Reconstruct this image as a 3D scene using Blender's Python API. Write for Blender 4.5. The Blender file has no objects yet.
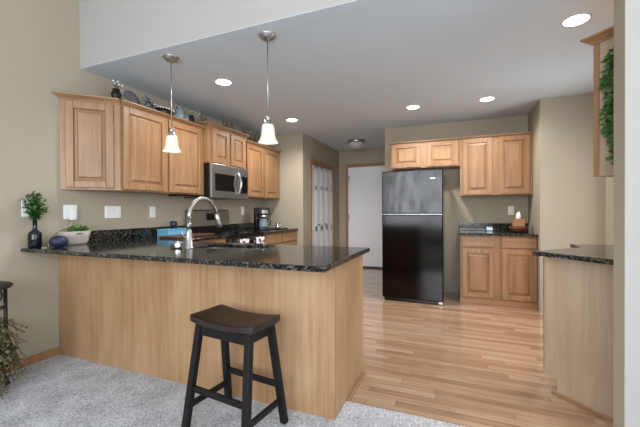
import bpy, bmesh, math, random
from mathutils import Vector, Matrix
random.seed(7)
R = math.radians
C = bpy.context.scene.collection
SC = bpy.context.scene

# ------------------------------------------------------------------ camera
cam_d = bpy.data.cameras.new('camera'); cam = bpy.data.objects.new('camera', cam_d); C.objects.link(cam)
cam_d.sensor_width = 36.0; cam_d.lens = 338.26/640*36; cam_d.clip_start = 0.03
cam.matrix_world = (Matrix.Translation((3.047, -1.769, 1.183)) @ Matrix.Rotation(R(22.056), 4, 'Z')
                    @ Matrix.Rotation(R(90-0.461), 4, 'X') @ Matrix.Rotation(R(-0.33), 4, 'Z'))
SC.camera = cam
# ------------------------------------------------------------------ world, daylight, exposure
w = bpy.data.worlds.new('sky'); SC.world = w; w.use_nodes = True
w.node_tree.nodes['Background'].inputs[0].default_value = (0.80, 0.90, 1.0, 1)
w.node_tree.nodes['Background'].inputs[1].default_value = 1.0
def area(name, loc, rot, sx, sy, power, col):
    l = bpy.data.lights.new(name, 'AREA'); l.shape = 'RECTANGLE'; l.size = sx; l.size_y = sy
    l.energy = power; l.color = col
    o = bpy.data.objects.new(name, l); C.objects.link(o); o.location = loc; o.rotation_euler = rot
    return o
area('daylight_dining_window', (2.9, -4.36, 1.75), (R(90), 0, 0), 4.4, 2.3, 150, (0.95, 0.97, 1.0))
area('added_side_daylight', (6.75, -2.1, 1.75), (R(90), 0, R(90)), 2.8, 2.3, 62, (0.95, 0.97, 1.0))  # side light added to brighten the left wall and angled cabinet
area('added_patio_daylight', (4.75, 1.98, 1.15), (R(90), 0, R(90)), 0.95, 2.0, 16, (0.95, 0.97, 1.0))  # fill light added for the kitchen, through an unseen patio door
SC.view_settings.view_transform = 'Standard'; SC.view_settings.look = 'None'
SC.view_settings.gamma = 1.0; SC.view_settings.use_curve_mapping = False
SC.view_settings.exposure = 0.50

# ------------------------------------------------------------------ helpers
def lin(r, g, b):
    f = lambda c: (c/255/12.92) if c/255 <= 0.04045 else ((c/255+0.055)/1.055)**2.4
    return (f(r), f(g), f(b), 1)

class MB:
    def __init__(s): s.bm = bmesh.new()
    def box(s, x0, x1, y0, y1, z0, z1, m=None):
        v = [s.bm.verts.new((x, y, z)) for x in (x0, x1) for y in (y0, y1) for z in (z0, z1)]
        for f in ((0,1,3,2), (4,6,7,5), (0,4,5,1), (2,3,7,6), (0,2,6,4), (1,5,7,3)):
            s.bm.faces.new([v[i] for i in f])
        if m:
            for q in v: q.co = m @ q.co
        return s
    def prism(s, pts, z0, z1):
        a = [s.bm.verts.new((p[0], p[1], z0)) for p in pts]; b = [s.bm.verts.new((p[0], p[1], z1)) for p in pts]
        n = len(pts); s.bm.faces.new(a); s.bm.faces.new(b)
        for i in range(n): s.bm.faces.new((a[i], a[(i+1) % n], b[(i+1) % n], b[i]))
        return s
    def extr(s, pts, vec):
        a = [s.bm.verts.new(p) for p in pts]; b = [s.bm.verts.new(Vector(p)+Vector(vec)) for p in pts]
        n = len(pts); s.bm.faces.new(a); s.bm.faces.new(b)
        for i in range(n): s.bm.faces.new((a[i], a[(i+1) % n], b[(i+1) % n], b[i]))
        return s
    def slab(s, rects, z0, z1, holes=()):
        xs = sorted({round(v, 5) for r in list(rects)+list(holes) for v in r[:2]})
        ys = sorted({round(v, 5) for r in list(rects)+list(holes) for v in r[2:]})
        V = {}
        def vv(x, y):
            if (x, y) not in V: V[(x, y)] = s.bm.verts.new((x, y, z1))
            return V[(x, y)]
        inn = lambda r, x, y: r[0] < x < r[1] and r[2] < y < r[3]
        fs = []
        for i in range(len(xs)-1):
            for j in range(len(ys)-1):
                cx, cy = (xs[i]+xs[i+1])/2, (ys[j]+ys[j+1])/2
                if any(inn(r, cx, cy) for r in rects) and not any(inn(h, cx, cy) for h in holes):
                    fs.append(s.bm.faces.new((vv(xs[i], ys[j]), vv(xs[i+1], ys[j]), vv(xs[i+1], ys[j+1]), vv(xs[i], ys[j+1]))))
        g = bmesh.ops.extrude_face_region(s.bm, geom=fs, use_keep_orig=True)
        for e in g['geom']:
            if isinstance(e, bmesh.types.BMVert): e.co.z = z0
        return s
    def tube(s, pts, r, n=10, closed=False):
        pts = [Vector(p) for p in pts]; m = len(pts)
        rr = r if isinstance(r, (list, tuple)) else [r]*m
        up = None; rings = []
        for i in range(m):
            if closed: t = pts[(i+1) % m]-pts[i-1]
            else: t = pts[min(i+1, m-1)]-pts[max(i-1, 0)]
            t.normalize()
            if up is None:
                up = Vector((0, 0, 1)) if abs(t.z) < 0.9 else Vector((1, 0, 0))
            up = (up - t*up.dot(t))
            if up.length < 1e-6: up = t.orthogonal()
            up.normalize(); sd = t.cross(up)
            rings.append([s.bm.verts.new(pts[i]+(up*math.cos(a)+sd*math.sin(a))*rr[i]) for a in [2*math.pi*k/n for k in range(n)]])
        for i in range(m if closed else m-1):
            A, B = rings[i], rings[(i+1) % m]
            for k in range(n):
                f = s.bm.faces.new((A[k], A[(k+1) % n], B[(k+1) % n], B[k])); f.smooth = True
        if not closed: s.bm.faces.new(rings[0]); s.bm.faces.new(rings[-1])
        return s
    def lathe(s, prof, c=(0, 0, 0), n=32, caps=True):
        rings = []
        for r, z in prof:
            rings.append([s.bm.verts.new((c[0]+r*math.cos(2*math.pi*k/n), c[1]+r*math.sin(2*math.pi*k/n), c[2]+z)) for k in range(n)])
        for A, B in zip(rings, rings[1:]):
            for k in range(n):
                f = s.bm.faces.new((A[k], A[(k+1) % n], B[(k+1) % n], B[k])); f.smooth = True
        if caps:
            s.bm.faces.new(rings[0]); s.bm.faces.new(rings[-1])
        return s
    def ball(s, c, r, sc=(1, 1, 1), u=16, v=10):
        m = Matrix.Translation(c) @ Matrix.Diagonal((r*sc[0], r*sc[1], r*sc[2], 1))
        k = len(s.bm.faces)
        bmesh.ops.create_uvsphere(s.bm, u_segments=u, v_segments=v, radius=1, matrix=m)
        s.bm.faces.ensure_lookup_table()
        for f in s.bm.faces[k:]: f.smooth = True
        return s
    def leaf(s, p, d, nrm, L, W, bend=0.25):
        p = Vector(p); d = Vector(d).normalized(); nrm = Vector(nrm)
        nrm = nrm - d*nrm.dot(d)
        nrm = nrm.normalized() if nrm.length > 1e-4 else d.orthogonal().normalized()
        sd = d.cross(nrm)
        sp = [(0, 0, 0), (0.3, 0.9, .06), (0.65, 0.8, 0), (1, 0, -bend)]
        mid = [p + d*L*t + nrm*L*b*0.6 for t, _, b in ((0, 0, 0), (.33, 0, -.04), (.66, 0, -.06), (1, 0, -bend))]
        lo = [p+d*L*t+sd*W*0.5*q+nrm*L*b for t, q, b in sp]; hi = [p+d*L*t-sd*W*0.5*q+nrm*L*b for t, q, b in sp]
        vm = [s.bm.verts.new(q) for q in mid]
        for side in (lo, hi):
            a = s.bm.verts.new(side[1]); b = s.bm.verts.new(side[2])
            s.bm.faces.new((vm[0], a, vm[1])); s.bm.faces.new((vm[1], a, b, vm[2])); s.bm.faces.new((vm[2], b, vm[3]))
        return s
    def build(s, name, mat, parent=None, world=False, bevel=0, seg=2, kind=None):
        if world and parent is not None:
            root = parent
            while root.parent: root = root.parent
            inv = (Matrix.Translation(root.location) @ Matrix.Rotation(root.rotation_euler.z, 4, 'Z')).inverted()
            bmesh.ops.transform(s.bm, matrix=inv, verts=s.bm.verts[:])
        org = None
        if parent is None and kind != 'structure' and s.bm.verts:
            lo = [min(v.co[i] for v in s.bm.verts) for i in range(3)]; hi = [max(v.co[i] for v in s.bm.verts) for i in range(3)]
            org = Vector(((lo[0]+hi[0])/2, (lo[1]+hi[1])/2, lo[2]))
            for v in s.bm.verts: v.co -= org
        bmesh.ops.recalc_face_normals(s.bm, faces=s.bm.faces[:])
        me = bpy.data.meshes.new(name); s.bm.to_mesh(me); s.bm.free(); me.materials.append(mat)
        o = bpy.data.objects.new(name, me); C.objects.link(o)
        if parent is not None: o.parent = parent
        if org is not None: o.location = org
        if bevel:
            b = o.modifiers.new('bevel', 'BEVEL'); b.width = bevel; b.segments = seg; b.limit_method = 'ANGLE'; b.angle_limit = R(40)
            b.harden_normals = False
        if kind: o['kind'] = kind
        return o

def thing(name, label, cat, loc=(0, 0, 0), rz=0, group=None):
    o = bpy.data.objects.new(name, None); C.objects.link(o); o.empty_display_size = 0.1
    o.location = loc; o.rotation_euler = (0, 0, rz); o['label'] = label; o['category'] = cat
    if group: o['group'] = group
    return o
def tag(o, label, cat, group=None):
    o['label'] = label; o['category'] = cat
    if group: o['group'] = group
    return o
def dup(root, loc, rz=None, label=None):
    def cp(o, par):
        c = o.copy(); C.objects.link(c)
        if par is not None: c.parent = par
        for ch in o.children: cp(ch, c)
        return c
    r = cp(root, None); r.location = loc
    if rz is not None: r.rotation_euler = (0, 0, rz)
    if label: r['label'] = label
    return r

# ------------------------------------------------------------------ materials
def newmat(name):
    m = bpy.data.materials.new(name); m.use_nodes = True
    nt = m.node_tree; return m, nt, nt.nodes['Principled BSDF']
def N(nt, t, **k):
    n = nt.nodes.new(t)
    for a, b in k.items(): setattr(n, a, b)
    return n
def plain(name, col, rough=0.5, metal=0, spec=0.5, noise=0, nscale=30, bump=0, bscale=120, trans=0, emit=None, estr=0, coat=0):
    m, nt, b = newmat(name)
    b.inputs['Base Color'].default_value = col; b.inputs['Roughness'].default_value = rough
    b.inputs['Metallic'].default_value = metal; b.inputs['Specular IOR Level'].default_value = spec
    b.inputs['Transmission Weight'].default_value = trans; b.inputs['Coat Weight'].default_value = coat
    if emit: b.inputs['Emission Color'].default_value = emit; b.inputs['Emission Strength'].default_value = estr
    tc = N(nt, 'ShaderNodeTexCoord')
    if noise:
        n = N(nt, 'ShaderNodeTexNoise'); n.inputs['Scale'].default_value = nscale; n.inputs['Detail'].default_value = 4
        nt.links.new(tc.outputs['Object'], n.inputs['Vector'])
        r = N(nt, 'ShaderNodeValToRGB')
        r.color_ramp.elements[0].position = .3; r.color_ramp.elements[1].position = .7
        r.color_ramp.elements[0].color = tuple(c*(1-noise) for c in col[:3])+(1,)
        r.color_ramp.elements[1].color = tuple(min(1, c*(1+noise)) for c in col[:3])+(1,)
        nt.links.new(n.outputs['Fac'], r.inputs['Fac']); nt.links.new(r.outputs['Color'], b.inputs['Base Color'])
    if bump:
        n = N(nt, 'ShaderNodeTexNoise'); n.inputs['Scale'].default_value = bscale; n.inputs['Detail'].default_value = 3
        nt.links.new(tc.outputs['Object'], n.inputs['Vector'])
        bp = N(nt, 'ShaderNodeBump'); bp.inputs['Strength'].default_value = bump; bp.inputs['Distance'].default_value = 0.002
        nt.links.new(n.outputs['Fac'], bp.inputs['Height']); nt.links.new(bp.outputs['Normal'], b.inputs['Normal'])
    return m
def wood(name, c0, c1, c2, grain=(14, 14, 0.7), rough=0.38, horiz=False, blotch=0.25):
    m, nt, b = newmat(name); L = nt.links
    tc = N(nt, 'ShaderNodeTexCoord'); oi = N(nt, 'ShaderNodeObjectInfo')
    mul = N(nt, 'ShaderNodeMath', operation='MULTIPLY'); mul.inputs[1].default_value = 9.0
    L.new(oi.outputs['Random'], mul.inputs[0])
    add = N(nt, 'ShaderNodeVectorMath', operation='ADD'); L.new(tc.outputs['Object'], add.inputs[0]); L.new(mul.outputs[0], add.inputs[1])
    mp = N(nt, 'ShaderNodeMapping'); L.new(add.outputs[0], mp.inputs['Vector'])
    g = (grain[2], grain[1], grain[0]) if horiz else grain
    mp.inputs['Scale'].default_value = g
    n1 = N(nt, 'ShaderNodeTexNoise'); n1.inputs['Scale'].default_value = 1.6; n1.inputs['Detail'].default_value = 6; n1.inputs['Distortion'].default_value = .6
    L.new(mp.outputs[0], n1.inputs['Vector'])
    mp2 = N(nt, 'ShaderNodeMapping'); L.new(add.outputs[0], mp2.inputs['Vector']); mp2.inputs['Scale'].default_value = tuple(q*9 for q in g)
    n2 = N(nt, 'ShaderNodeTexNoise'); n2.inputs['Scale'].default_value = 1.5; n2.inputs['Detail'].default_value = 2
    L.new(mp2.outputs[0], n2.inputs['Vector'])
    n3 = N(nt, 'ShaderNodeTexNoise'); n3.inputs['Scale'].default_value = 2.2; n3.inputs['Detail'].default_value = 2
    mp3 = N(nt, 'ShaderNodeMapping'); L.new(add.outputs[0], mp3.inputs['Vector']); mp3.inputs['Scale'].default_value = (1.6, 1.6, .8)
    L.new(mp3.outputs[0], n3.inputs['Vector'])
    mx = N(nt, 'ShaderNodeMix'); mx.inputs[0].default_value = .3; L.new(n1.outputs['Fac'], mx.inputs[2]); L.new(n2.outputs['Fac'], mx.inputs[3])
    mx2 = N(nt, 'ShaderNodeMix'); mx2.inputs[0].default_value = blotch; L.new(mx.outputs[0], mx2.inputs[2]); L.new(n3.outputs['Fac'], mx2.inputs[3])
    r = N(nt, 'ShaderNodeValToRGB'); e = r.color_ramp.elements
    e[0].position = .36; e[0].color = c0; e[1].position = .64; e[1].color = c2
    k = e.new(.5); k.color = c1
    L.new(mx2.outputs[0], r.inputs['Fac']); L.new(r.outputs['Color'], b.inputs['Base Color'])
    b.inputs['Roughness'].default_value = rough
    return m

M = {}
M['taupe'] = plain('taupe_wall_paint', lin(170, 161, 143), .75, spec=.25, bump=.12, bscale=220)
M['pale'] = plain('pale_header_paint', lin(172, 168, 165), .8, spec=.2, bump=.08, bscale=220)
M['ceil'] = plain('white_ceiling_paint', lin(206, 217, 225), .9, spec=.1, bump=.12, bscale=160)
M['maple'] = wood('maple_cabinet', lin(133, 97, 65), lin(150, 113, 79), lin(167, 130, 95))
M['maple_h'] = wood('maple_cabinet_horizontal_grain', lin(133, 97, 65), lin(150, 113, 79), lin(167, 130, 95), horiz=True)
M['maple_panel'] = wood('maple_veneer_panel', lin(150, 113, 78), lin(169, 134, 98), lin(183, 151, 116), grain=(22, 22, .9), blotch=.45)
M['pale_panel'] = wood('pale_veneer_panel', lin(160, 138, 114), lin(171, 150, 126), lin(180, 160, 137), grain=(16, 16, .9), blotch=.4, rough=.5)
M['trim_wood'] = wood('oak_trim', lin(140, 101, 68), lin(156, 116, 80), lin(170, 130, 92), rough=.4)
M['toe'] = wood('toe_board_wood', lin(150, 108, 74), lin(165, 122, 86), lin(178, 136, 98), horiz=True)  # toe boards in a slightly paler wood than the cabinets
M['white_door'] = plain('white_door_paint', lin(240, 243, 250), .45, spec=.4)
M['white_plastic'] = plain('white_plastic', lin(236, 236, 234), .35)
M['slot'] = plain('dark_slot', lin(60, 58, 55), .6)
M['nickel'] = plain('brushed_nickel', lin(186, 185, 182), .3, metal=1, noise=.06, nscale=60)
M['chrome'] = plain('chrome', lin(215, 216, 218), .08, metal=1)
M['steel'] = plain('stainless_steel', lin(150, 148, 145), .3, metal=1, noise=.05, nscale=40)
M['steel_dark'] = plain('dark_stainless', lin(98, 97, 96), .32, metal=1, noise=.05, nscale=40)
M['steel_soft'] = plain('satin_stainless', lin(142, 134, 124), .5, metal=.75, noise=.05, nscale=30)
M['mw_steel'] = plain('bright_stainless', lin(152, 150, 148), .34, metal=.85, noise=.04, nscale=30)
M['blackglass'] = plain('black_glass', lin(14, 14, 16), .05, spec=.6)
M['blackplastic'] = plain('black_plastic', lin(18, 18, 20), .3)
M['blackfridge'] = plain('black_fridge_enamel', lin(4, 4, 5), .12, spec=.33, noise=.2, nscale=6, bump=.06, bscale=30)
M['stoolblack'] = plain('black_painted_wood', lin(11, 11, 13), .5, spec=.35, noise=.3, nscale=25)
M['seatdark'] = plain('worn_dark_brown_seat', lin(34, 26, 23), .42, noise=.35, nscale=14)
M['iron'] = plain('black_wrought_iron', lin(22, 22, 24), .5, bump=.2)
M['navy'] = plain('navy_glaze', lin(24, 32, 48), .22, noise=.15, nscale=20)
M['navyglass'] = plain('dark_navy_bottle', lin(14, 18, 28), .1)
M['egg'] = plain('matte_navy', lin(32, 42, 66), .5)
M['stone'] = plain('whitewashed_planter', lin(172, 164, 155), .7, noise=.12, nscale=20, bump=.3)
M['soil'] = plain('soil', lin(50, 38, 28), .95)
M['leaf'] = plain('green_leaf', lin(56, 104, 44), .5, noise=.45, nscale=40)
M['leaf_ivy'] = plain('ivy_leaf', lin(76, 108, 52), .5, noise=.45, nscale=40)
M['leaf_light'] = plain('bright_green_leaf', lin(92, 136, 62), .5, noise=.4, nscale=40)
M['leaf_olive'] = plain('olive_fern_leaf', lin(112, 108, 76), .6, noise=.4, nscale=30)
M['stem'] = plain('brown_stem', lin(74, 62, 42), .7)
M['lblue'] = plain('light_blue_plastic', lin(110, 170, 205), .35, noise=.08)
M['dkwood'] = wood('walnut_board', lin(70, 44, 34), lin(88, 58, 46), lin(108, 74, 60), horiz=True)
M['basket'] = plain('brown_woven_basket', lin(104, 58, 38), .7, noise=.35, nscale=90, bump=.5)
M['tanbox'] = plain('tan_tissue_cover', lin(168, 120, 80), .6, noise=.12, nscale=40)
M['paper'] = plain('white_tissue', lin(240, 240, 240), .9)
M['terracotta'] = plain('grey_brown_pot', lin(88, 76, 66), .8)
M['clear'] = plain('pale_blue_glass', lin(205, 222, 232), .08, trans=.75)
M['bronze'] = plain('dark_bronze', lin(34, 24, 20), .35, metal=.4)
M['silver'] = plain('pewter', lin(150, 152, 156), .3, metal=.8, noise=.2, nscale=50)
M['lamp_on'] = plain('lit_lens', lin(255, 250, 240), .5, emit=(1, .96, .9, 1), estr=14)
def m_shade():
    m, nt, b = newmat('lit_frosted_glass'); L = nt.links
    b.inputs['Base Color'].default_value = lin(186, 181, 172); b.inputs['Roughness'].default_value = .35
    b.inputs['Emission Color'].default_value = (1, .90, .74, 1); b.inputs['Emission Strength'].default_value = .30
    t = N(nt, 'ShaderNodeBsdfTranslucent'); t.inputs[0].default_value = (.95, .92, .86, 1)
    mx = N(nt, 'ShaderNodeMixShader'); mx.inputs[0].default_value = .022
    L.new(b.outputs[0], mx.inputs[1]); L.new(t.outputs[0], mx.inputs[2]); L.new(mx.outputs[0], nt.nodes['Material Output'].inputs['Surface'])
    return m
M['shade'] = m_shade()
M['bulb'] = plain('lit_bulb', lin(255, 240, 210), .5, emit=(1, .87, .66, 1), estr=5)
def m_fridge():
    m, nt, b = newmat('smudged_black_enamel'); L = nt.links
    b.inputs['Base Color'].default_value = lin(5, 5, 6); b.inputs['Specular IOR Level'].default_value = .5
    tc = N(nt, 'ShaderNodeTexCoord'); mp = N(nt, 'ShaderNodeMapping'); mp.inputs['Scale'].default_value = (5, 1, 1.6); mp.inputs['Rotation'].default_value = (0, R(24), 0)
    n = N(nt, 'ShaderNodeTexNoise'); n.inputs['Scale'].default_value = 2.4; n.inputs['Detail'].default_value = 5
    L.new(tc.outputs['Object'], mp.inputs[0]); L.new(mp.outputs[0], n.inputs['Vector'])
    r = N(nt, 'ShaderNodeMapRange'); r.inputs[1].default_value = .35; r.inputs[2].default_value = .68; r.inputs[3].default_value = .10; r.inputs[4].default_value = .30
    L.new(n.outputs['Fac'], r.inputs[0]); L.new(r.outputs[0], b.inputs['Roughness'])
    bp = N(nt, 'ShaderNodeBump'); bp.inputs['Strength'].default_value = .12; bp.inputs['Distance'].default_value = .004
    L.new(n.outputs['Fac'], bp.inputs['Height']); L.new(bp.outputs[0], b.inputs['Normal'])
    return m
M['smudged'] = m_fridge()
M['frost'] = plain('unlit_frosted_bowl', lin(196, 197, 200), .3, spec=.5)
M['white_trim'] = plain('white_recessed_trim', lin(235, 235, 235), .5)
M['greypaint'] = plain('painted_baseboard', lin(160, 150, 136), .6)
M['darkvoid'] = plain('dark_threshold', lin(58, 44, 38), .6)
M['cordm'] = plain('cream_cord', lin(206, 196, 170), .6)

def m_granite():
    m, nt, b = newmat('black_speckled_granite'); L = nt.links
    tc = N(nt, 'ShaderNodeTexCoord')
    v1 = N(nt, 'ShaderNodeTexVoronoi'); v1.inputs['Scale'].default_value = 120; L.new(tc.outputs['Object'], v1.inputs['Vector'])
    n1 = N(nt, 'ShaderNodeTexNoise'); n1.inputs['Scale'].default_value = 75; n1.inputs['Detail'].default_value = 5; L.new(tc.outputs['Object'], n1.inputs['Vector'])
    r1 = N(nt, 'ShaderNodeValToRGB'); e = r1.color_ramp.elements
    e[0].position = .47; e[0].color = lin(15, 16, 17); e[1].position = .70; e[1].color = lin(104, 108, 102)
    k = e.new(.56); k.color = lin(40, 43, 42)
    L.new(n1.outputs['Fac'], r1.inputs['Fac'])
    sep = N(nt, 'ShaderNodeSeparateColor'); L.new(v1.outputs['Color'], sep.inputs[0])
    gt = N(nt, 'ShaderNodeMath', operation='GREATER_THAN'); gt.inputs[1].default_value = .90; L.new(sep.outputs[0], gt.inputs[0])
    mul = N(nt, 'ShaderNodeMath', operation='MULTIPLY'); mul.inputs[1].default_value = .5; L.new(gt.outputs[0], mul.inputs[0])
    mx = N(nt, 'ShaderNodeMix', data_type='RGBA'); L.new(mul.outputs[0], mx.inputs[0]); L.new(r1.outputs[0], mx.inputs[6]); mx.inputs[7].default_value = lin(118, 112, 100)
    L.new(mx.outputs[2], b.inputs['Base Color']); b.inputs['Roughness'].default_value = .09
    return m
M['granite'] = m_granite()

def m_floor():
    m, nt, b = newmat('oak_strip_floor'); L = nt.links
    tc = N(nt, 'ShaderNodeTexCoord'); sp = N(nt, 'ShaderNodeSeparateXYZ'); L.new(tc.outputs['Object'], sp.inputs[0])
    def ma(op, a, bb=None, c=None):
        n = N(nt, 'ShaderNodeMath', operation=op)
        for i, q in enumerate((a, bb, c)):
            if q is None: continue
            if isinstance(q, (int, float)): n.inputs[i].default_value = q
            else: L.new(q, n.inputs[i])
        return n.outputs[0]
    ry = ma('DIVIDE', sp.outputs['Y'], .0572); row = ma('FLOOR', ry); fy = ma('FRACT', ry)
    wn = N(nt, 'ShaderNodeTexWhiteNoise', noise_dimensions='1D'); L.new(row, wn.inputs['W'])
    px = ma('ADD', ma('DIVIDE', sp.outputs['X'], .85), ma('MULTIPLY', wn.outputs['Value'], 7.0))
    col = ma('FLOOR', px); fx = ma('FRACT', px)
    cv = N(nt, 'ShaderNodeCombineXYZ'); L.new(row, cv.inputs[0]); L.new(col, cv.inputs[1])
    w2 = N(nt, 'ShaderNodeTexWhiteNoise', noise_dimensions='2D'); L.new(cv.outputs[0], w2.inputs['Vector'])
    mp = N(nt, 'ShaderNodeMapping'); mp.inputs['Scale'].default_value = (1.4, 26, 1)
    va = N(nt, 'ShaderNodeVectorMath', operation='MULTIPLY_ADD'); L.new(w2.outputs['Color'], va.inputs[0]); va.inputs[1].default_value = (13, 13, 13); L.new(tc.outputs['Object'], va.inputs[2])
    L.new(va.outputs[0], mp.inputs['Vector'])
    n1 = N(nt, 'ShaderNodeTexNoise'); n1.inputs['Scale'].default_value = 2.2; n1.inputs['Detail'].default_value = 6; n1.inputs['Distortion'].default_value = .8; L.new(mp.outputs[0], n1.inputs['Vector'])
    fac = ma('ADD', ma('MULTIPLY', w2.outputs['Value'], .42), ma('MULTIPLY', n1.outputs['Fac'], .65))
    r = N(nt, 'ShaderNodeValToRGB'); e = r.color_ramp.elements
    e[0].position = .12; e[0].color = lin(128, 93, 69); e[1].position = .95; e[1].color = lin(198, 170, 144)
    k = e.new(.45); k.color = lin(166, 132, 104)
    L.new(fac, r.inputs['Fac'])
    gy = ma('GREATER_THAN', ma('ABSOLUTE', ma('SUBTRACT', fy, .5)), .482); gx = ma('GREATER_THAN', ma('ABSOLUTE', ma('SUBTRACT', fx, .5)), .4985)
    g = ma('MAXIMUM', gy, gx)
    mx = N(nt, 'ShaderNodeMix', data_type='RGBA'); L.new(ma('MULTIPLY', g, .55), mx.inputs[0]); L.new(r.outputs[0], mx.inputs[6]); mx.inputs[7].default_value = lin(92, 60, 38)
    L.new(mx.outputs[2], b.inputs['Base Color']); b.inputs['Roughness'].default_value = .2; b.inputs['Specular IOR Level'].default_value = .5; b.inputs['Coat Weight'].default_value = .7; b.inputs['Coat Roughness'].default_value = .1
    return m
M['floor'] = m_floor()

def m_carpet():
    m, nt, b = newmat('grey_pile_carpet'); L = nt.links
    tc = N(nt, 'ShaderNodeTexCoord')
    n1 = N(nt, 'ShaderNodeTexNoise'); n1.inputs['Scale'].default_value = 85; n1.inputs['Detail'].default_value = 6; n1.inputs['Roughness'].default_value = .75; L.new(tc.outputs['Object'], n1.inputs['Vector'])
    n2 = N(nt, 'ShaderNodeTexNoise'); n2.inputs['Scale'].default_value = 6; n2.inputs['Detail'].default_value = 3; L.new(tc.outputs['Object'], n2.inputs['Vector'])
    mx = N(nt, 'ShaderNodeMix'); mx.inputs[0].default_value = .22; L.new(n1.outputs['Fac'], mx.inputs[2]); L.new(n2.outputs['Fac'], mx.inputs[3])
    r = N(nt, 'ShaderNodeValToRGB'); e = r.color_ramp.elements
    e[0].position = .36; e[0].color = lin(136, 137, 142); e[1].position = .62; e[1].color = lin(234, 235, 240)
    L.new(mx.outputs[0], r.inputs['Fac']); L.new(r.outputs[0], b.inputs['Base Color'])
    b.inputs['Roughness'].default_value = 1; b.inputs['Specular IOR Level'].default_value = .05
    bp = N(nt, 'ShaderNodeBump'); bp.inputs['Strength'].default_value = .9; bp.inputs['Distance'].default_value = .01
    L.new(n1.outputs['Fac'], bp.inputs['Height']); L.new(bp.outputs[0], b.inputs['Normal'])
    return m
M['carpet'] = m_carpet()
def m_towel():
    m, nt, b = newmat('white_patterned_towel'); L = nt.links
    tc = N(nt, 'ShaderNodeTexCoord')
    v = N(nt, 'ShaderNodeTexNoise'); v.inputs['Scale'].default_value = 22; L.new(tc.outputs['Object'], v.inputs['Vector'])
    r = N(nt, 'ShaderNodeValToRGB'); e = r.color_ramp.elements
    e[0].position = .44; e[0].color = lin(96, 96, 100); e[1].position = .5; e[1].color = lin(236, 235, 232)
    L.new(v.outputs['Fac'], r.inputs['Fac']); L.new(r.outputs[0], b.inputs['Base Color']); b.inputs['Roughness'].default_value = .9
    return m
M['towel'] = m_towel()

S = 'structure'
# ------------------------------------------------------------------ room shell
H = 2.44; HD = 3.5
MB().box(-.1, 6.6, .21, 5.2, -.1, 0).build('floor', M['floor'], kind=S)
MB().box(-.1, 6.6, -4.4, .21, -.1, .015).build('carpet_floor', M['carpet'], kind=S, bevel=.006)
MB().box(-.12, 0, -4.3, 5.15, -.05, HD).build('wall_left', M['taupe'], kind=S)
MB().box(0, 6.6, .315, 5.15, H, H+.1).build('ceiling', M['ceil'], kind=S)
MB().box(-.12, 6.6, -4.4, .315, HD, HD+.1).build('ceiling.001', M['ceil'], kind=S)
# header above the peninsula and the wall end it lands on: pale face towards the dining side, taupe return
mb = MB(); mb.box(0, 3.761, .195, .315, H, HD); mb.build('wall_header', M['pale'], kind=S)
mb = MB(); mb.box(3.7625, 6.6, .195, .31, -.05, HD); mb.build('wall_front', M['pale'], kind=S)
MB().box(3.7605, 3.7625, .1955, .3155, 0, H).build('wall_front_return', M['taupe'], kind=S)
MB().box(3.7625, 6.6, .31, .3155, 0, H).build('wall_front_kitchen_side', M['taupe'], kind=S)
# ceiling underside strip of the header
MB().box(0, 3.7605, .1955, .3145, H-.003, H).build('trim_header_underside', M['ceil'], kind=S)
# closet block with the bifold opening: pantry wall and closet wall
MB().box(0, .733, 3.213, 3.333, 0, H).build('wall_pantry', M['taupe'], kind=S)
DY0, DY1, DZ = 3.55, 4.62, 2.0
mb = MB(); mb.box(.613, .733, 3.333, DY0, 0, H); mb.box(.613, .733, DY1, 5.03, 0, H); mb.box(.613, .733, DY0, DY1, DZ, H)
mb.build('wall_closet', M['taupe'], kind=S)
mb = MB(); mb.box(0, .93, 5.03, 5.15, 0, H); mb.box(1.76, 2.6, 5.03, 5.15, 0, H); mb.box(.93, 1.76, 5.03, 5.15, 2.085, H)
mb.build('wall_back', M['taupe'], kind=S)
MB().box(2.021, 3.922, 3.437, 3.557, 0, H).build('wall_hutch', M['taupe'], kind=S)
MB().box(2.021, 2.141, 3.557, 5.03, 0, H).build('wall_hall', M['taupe'], kind=S)
MB().box(3.922, 4.042, 2.854, 3.557, 0, H).build('wall_hutch_return', M['taupe'], kind=S)
MB().box(3.922, 4.64, 2.734, 2.854, 0, H).build('wall_niche', M['taupe'], kind=S)
mb = MB(); mb.box(4.52, 4.64, .90, 1.5, 0, H); mb.box(4.52, 4.64, 2.46, 2.734, 0, H); mb.box(4.52, 4.64, 1.5, 2.46, 2.1, H)
mb.build('wall_right', M['taupe'], kind=S)
mb = MB(); mb.prism([(3.906, .316), (4.52, .93), (4.605, .93), (4.605, .845), (4.076, .316)], 0, H)
mb.build('wall_diagonal', M['taupe'], kind=S)
# dining side, behind the camera
mb = MB(); mb.box(0, .7, -4.32, -4.2, 0, HD); mb.box(5.1, 6.6, -4.32, -4.2, 0, HD); mb.box(.7, 5.1, -4.32, -4.2, 0, .6); mb.box(.7, 5.1, -4.32, -4.2, 2.9, HD)
mb.build('wall_rear', M['taupe'], kind=S)
mb = MB(); mb.box(6.48, 6.6, -4.2, -3.5, 0, HD); mb.box(6.48, 6.6, -.7, .195, 0, HD); mb.box(6.48, 6.6, -3.5, -.7, 0, .6); mb.box(6.48, 6.6, -3.5, -.7, 2.9, HD)
mb.build('wall_dining_right', M['pale'], kind=S)
wf = MB()
for a, b_, c, d in ((-3.5, -.7, .6, .67), (-3.5, -.7, 2.83, 2.9), (-3.5, -3.43, .67, 2.83), (-.77, -.7, .67, 2.83), (-2.14, -2.06, .67, 2.83)):
    wf.box(6.5, 6.58, a, b_, c, d)
wf.build('added_side_window', M['white_door'], kind=S)  # frame of an unseen window, added for the extra side light
wf = MB()
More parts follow.
